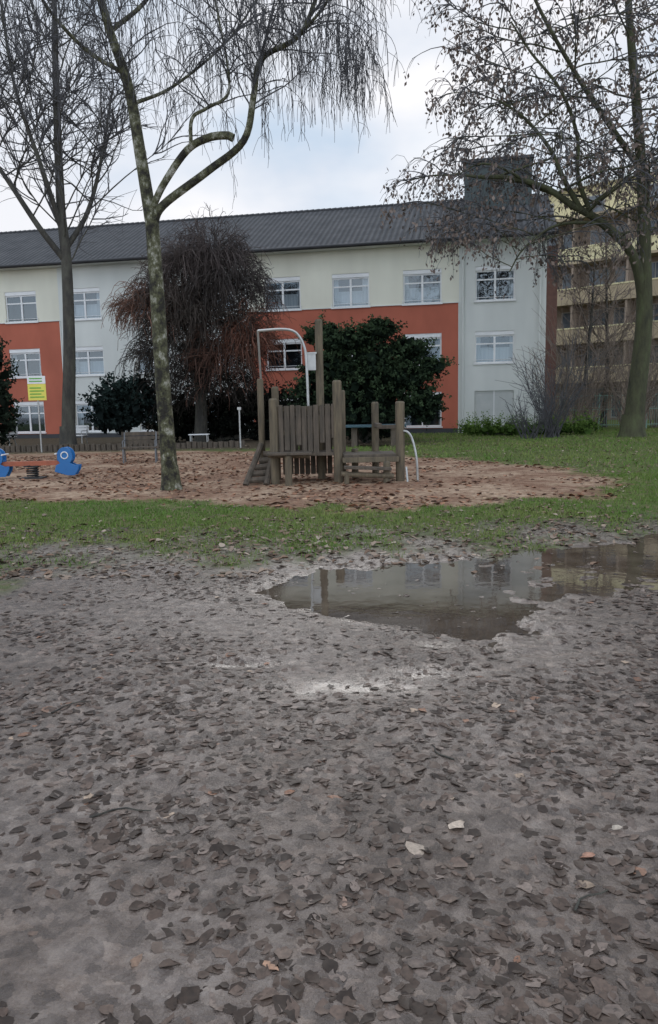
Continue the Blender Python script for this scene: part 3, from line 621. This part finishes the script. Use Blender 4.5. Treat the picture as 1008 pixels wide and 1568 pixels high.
while x<.09:
    w_=random.uniform(.085,.105); z0=.60+ .28*abs(math.sin(k*1.9))*(1 if k>2 else .2); 
    m.box(x,x+w_,-.045,-.012,z0 if k%2 else .56,1.50+random.uniform(-.02,.03),1); x+=w_+.012+(.004 if k%2 else .01); k+=1
for z in (.95,1.4): m.box(-.95,.12,-.008,.03,z,z+.09,0)
x=-.93
while x<.09: m.box(x,x+.1,1.0,1.03,.1,1.45+random.uniform(-.04,.04),1); x+=.115
y=.08
while y<.95: m.box(-1.04,-1.01,y,y+.1,.58,1.4,1); m.box(.2,.23,y,y+.1,.58,1.2,1); y+=.118
m.obj('posts_and_boards',[M_wood,M_wood2],pt,bevel=.006)
c=MB()
for i in range(5):
    c.tube([(-1.6+.08*i,-.0+.1*i,.08+.12*i),(-1.2+.06*i,.05+.1*i,.10+.12*i)],.06,8,0)
c.tube([(-1.6,-.1,0),(-1.32,.5,.75)],.06,8,0); c.tube([(-1.2,-.1,0),(-1.08,.5,.65)],.06,8,0)
c.obj('log_ladder',[M_wood2],pt,smooth=False)
p_=MB()
arc=[(-1.3,.3,2.95),(-.85,.3,2.97),(-.62,.3,2.93),(-.5,.3,2.82),(-.42,.3,2.65),(-.38,.3,2.4),(-.36,.3,1.5),(-.36,.3,.6)]
p_.tube(smoothp(arc,4),.026,8,0); p_.tube([(-1.3,.3,2.95),(-1.3,.65,2.0)],.02,8,0)
p_.box(-.38,-.2,.68,.77,2.2,2.52,0); p_.box(-.4,-.18,.66,.79,2.52,2.55,0)
p_.tube(smoothp([(1.72,-.15,0),(1.7,-.15,.45),(1.63,-.12,.8),(1.55,-.1,.95),(1.46,-.05,.98),(1.43,0,.9)],4),.022,8,0)
p_.tube([(1.52,-.2,0),(1.5,-.15,.3)],.02,8,0)
p_.obj('metal_bars',[M_metal],pt,smooth=False)
# --- seesaw
ss=empty('blue_seesaw',(-6.62,17.0,0),R(3))
m=MB(); m.box(-.8,.8,-.07,.07,.30,.40,1)
m.tube([(math.cos(t*.6)*.12,math.sin(t*.6)*.12,t*.3/60) for t in range(61)],.018,6,2); m.box(-.25,.25,-.2,.2,0,.04,2); m.box(-.16,.16,-.1,.1,.27,.30,2)
O=.76
for sx in (-1,1):
    prof=[]
    for k in range(17):
        a=R(-50+k*280/16); prof.append((sx*O+math.cos(a)*.17,.5+math.sin(a)*.2))
    prof+= [(sx*O-.2,.3),(sx*O-.24,.16),(sx*O+sx*.1-.05,.07),(sx*O+.2,.07),(sx*O+.28,.2),(sx*O+.3,.3),(sx*O+.2,.3)]
    m.prism(prof,-.13,-.09,0); m.prism(prof,.09,.13,0)
    ring=[(sx*O+math.cos(a)*.075,-.137,.52+math.sin(a)*.075) for a in np.linspace(0,2*math.pi,17)]; m.tube(ring,.014,6,3)
    m.box(sx*O-.16-sx*.02,sx*O+.16-sx*.02,-.09,.09,.402,.44,0)
    m.tube([(sx*(O-.18),-.2,.56),(sx*(O-.18),.2,.56)],.018,8,3)
m.obj('beam_seats_spring',[M_blue,M_orng,M_black,M_white],ss,bevel=.004)
# --- benches
def bench(name,x,y,rz,mat,w=1.5,back=True,top=M_wood2):
    e_=empty(name,(x,y,0),rz); m=MB()
    for k in range(4): m.box(-w/2,w/2,-.25+k*.12,-.15+k*.12,.42,.455,0)
    if back:
        for k in range(3): m.box(-w/2,w/2,.27+k*.02,.295+k*.02,.52+k*.12,.62+k*.12,0)
    for sx in (-1,1):
        q=sx*w*.42; m.tube([(q,-.24,0),(q,-.22,.40),(q,.2,.40),(q,.26,.6),(q,.33,.86)] if back else [(q,-.2,0),(q,-.2,.40),(q,.15,.40),(q,.15,0)],.022,6,1)
        if back: m.tube([(q,.1,.4),(q,.28,0)],.022,6,1); m.tube([(q,-.22,.4),(q,-.24,.62),(q,.26,.64)],.018,6,1)
    m.obj('seat_and_frame',[top,mat],e_); return e_
bench('park_bench',-5.3,21.5,R(8),simple('dark_steel',(.16,.17,.18),(.12,.125,.13),5,.5,0),1.05)
bench('park_bench',-10.9,33,R(-10),M_metal,1.0,True,M_white); bench('park_bench',-14.0,33,R(-10),M_metal,1.0,True,M_white); bench('park_bench',-5.2,31,R(0),M_metal,.8,False,M_white)
m=MB(); x=-14.
while x<-3.2: m.tube([(x,28.6,-.1),(x,28.6,.24+random.uniform(-.03,.03))],.1,8,0); x+=.2
m.obj('palisade_edging',[M_wood2])
e_=empty('playground_sign',(-10.6,28.2,0),R(6)); m=MB(); m.tube([(0,.04,-.1),(0,.04,2.7)],.03,8,0); m.box(-.32,.32,-.02,.0,2.5,2.78,1); m.box(-.32,.32,-.02,.0,1.9,2.49,2)
for k in range(4): m.box(-.25,.25-.1*(k%2),-.03,-.022,2.0+.11*k,2.04+.11*k,3)
for k in range(2): m.box(-.25,.2,-.03,-.022,2.57+.1*k,2.61+.1*k,3)
m.obj('pole_and_board',[M_metal,M_white,M_yel,M_grn],e_)
m=MB(); m.tube([(-3.2,28,-.1),(-3.2,28,1.45)],.03,8,0); m.box(-3.27,-3.13,27.96,28.04,1.4,1.5,0); m.obj('marker_post',[M_metal])
e_=empty('table_tennis_table',(1.7,27.6,0),R(-6)); m=MB(); m.box(-1.15,1.15,-.7,.7,.70,.77,0)
for sx in (-.7,.7): m.box(sx-.1,sx+.1,-.5,.5,-.05,.70,1)
m.box(-.01,.01,-.75,.75,.772,.9,1); m.obj('top_and_legs',[simple('concrete_teal',(.05,.10,.12),(.035,.07,.085),3,.8),M_wood2],e_,bevel=.01)
m=MB(); x=11.6
while x<30:
    y=39.5-(x-11.6)*.05; m.tube([(x,y,-.1),(x,y,1.8)],.03,6,0); x+=2.4
x=11.6
while x<29.9: m.box(x,x+.012,39.4-(x-11.6)*.05,39.41-(x-11.6)*.05,.1,1.75,0); x+=.12
for z in (.2,1.0,1.7): m.tube([(11.6,39.5,z),(30,38.58,z)],.018,6,0)
m.obj('mesh_fence',[simple('green_fence_paint',(.25,.38,.32),(.2,.3,.26))])
t=TB()
for _ in range(110):
    x=random.uniform(-60,70); y=random.uniform(75,95); 
    q=path((x,y,0),(random.gauss(0,.1),0,1),random.uniform(7,11),6,.05,(0,0,0)); t.add(q,.2,.04,4,0)
    for _ in range(10):
        p,d=along(q,random.uniform(.2,1)); t.add(path(p,unit(d+rn(.6)),random.uniform(2,4),5,.1,(0,0,.05)),.06,.02,3,0)
t.obj('distant_trees',[M_twig])
# ------------------------------------------------------------------ world, sun, camera
W=bpy.data.worlds.new('World'); S.world=W; W.use_nodes=True; nt=W.node_tree; bg=nt.nodes['Background']
SAZ,SEL=3,23
sky=N(nt,'ShaderNodeTexSky'); sky.sky_type='NISHITA'; sky.sun_disc=False; sky.sun_elevation=R(SEL); sky.sun_rotation=R(SAZ); sky.air_density=1.0; sky.dust_density=1.0
tc=N(nt,'ShaderNodeTexCoord'); mp=N(nt,'ShaderNodeMapping'); mp.inputs['Scale'].default_value=(1,1,2.0); mp.inputs['Location'].default_value=(.3,.1,.25); nt.links.new(tc.outputs['Generated'],mp.inputs[0])
n1=noise(nt,mp.outputs[0],2.0,5,.5); r1=ramp(nt,n1.outputs[0],[(.36,(.75,.75,.75)),(.62,(1,1,1))])
n2=noise(nt,mp.outputs[0],2.4,5,.5); r2=ramp(nt,n2.outputs[0],[(.38,(5.4,6.8,8.5)),(.5,(7.2,7.9,9.0)),(.62,(9.2,9.3,9.8))])
mx=N(nt,'ShaderNodeMix',data_type='RGBA'); nt.links.new(r1.outputs[0],mx.inputs[0]); nt.links.new(sky.outputs[0],mx.inputs[6]); nt.links.new(r2.outputs[0],mx.inputs[7])
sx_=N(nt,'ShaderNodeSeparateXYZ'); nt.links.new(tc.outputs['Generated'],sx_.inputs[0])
mr=N(nt,'ShaderNodeMapRange'); mr.inputs[1].default_value=.25; mr.inputs[2].default_value=-.6; mr.inputs[3].default_value=1.0; mr.inputs[4].default_value=1.85; nt.links.new(sx_.outputs[1],mr.inputs[0])  # added boost: unseen sky behind the camera brightened to light facade and ground
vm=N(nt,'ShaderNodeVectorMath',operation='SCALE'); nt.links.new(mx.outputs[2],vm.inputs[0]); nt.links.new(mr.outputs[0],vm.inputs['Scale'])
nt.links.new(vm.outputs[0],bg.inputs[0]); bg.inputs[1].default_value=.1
sd=bpy.data.lights.new('sun','SUN'); sd.energy=.6; sd.angle=R(22); sd.color=(1,.97,.93); so=bpy.data.objects.new('sun',sd); link(so)
az=R(SAZ); el=R(SEL); v=Vector((math.sin(az)*math.cos(el),math.cos(az)*math.cos(el),math.sin(el))); so.rotation_euler=v.to_track_quat('Z','Y').to_euler()
cam=bpy.data.cameras.new('camera'); co=bpy.data.objects.new('camera',cam); link(co); S.camera=co
cam.sensor_fit='VERTICAL'; cam.sensor_height=36; cam.lens=26.7; cam.clip_end=2000; cam.clip_start=.05
co.matrix_world=Matrix.Translation((0,0,1.5))@Matrix.Rotation(R(82),4,'X')@Matrix.Rotation(R(-1.2),4,'Z')
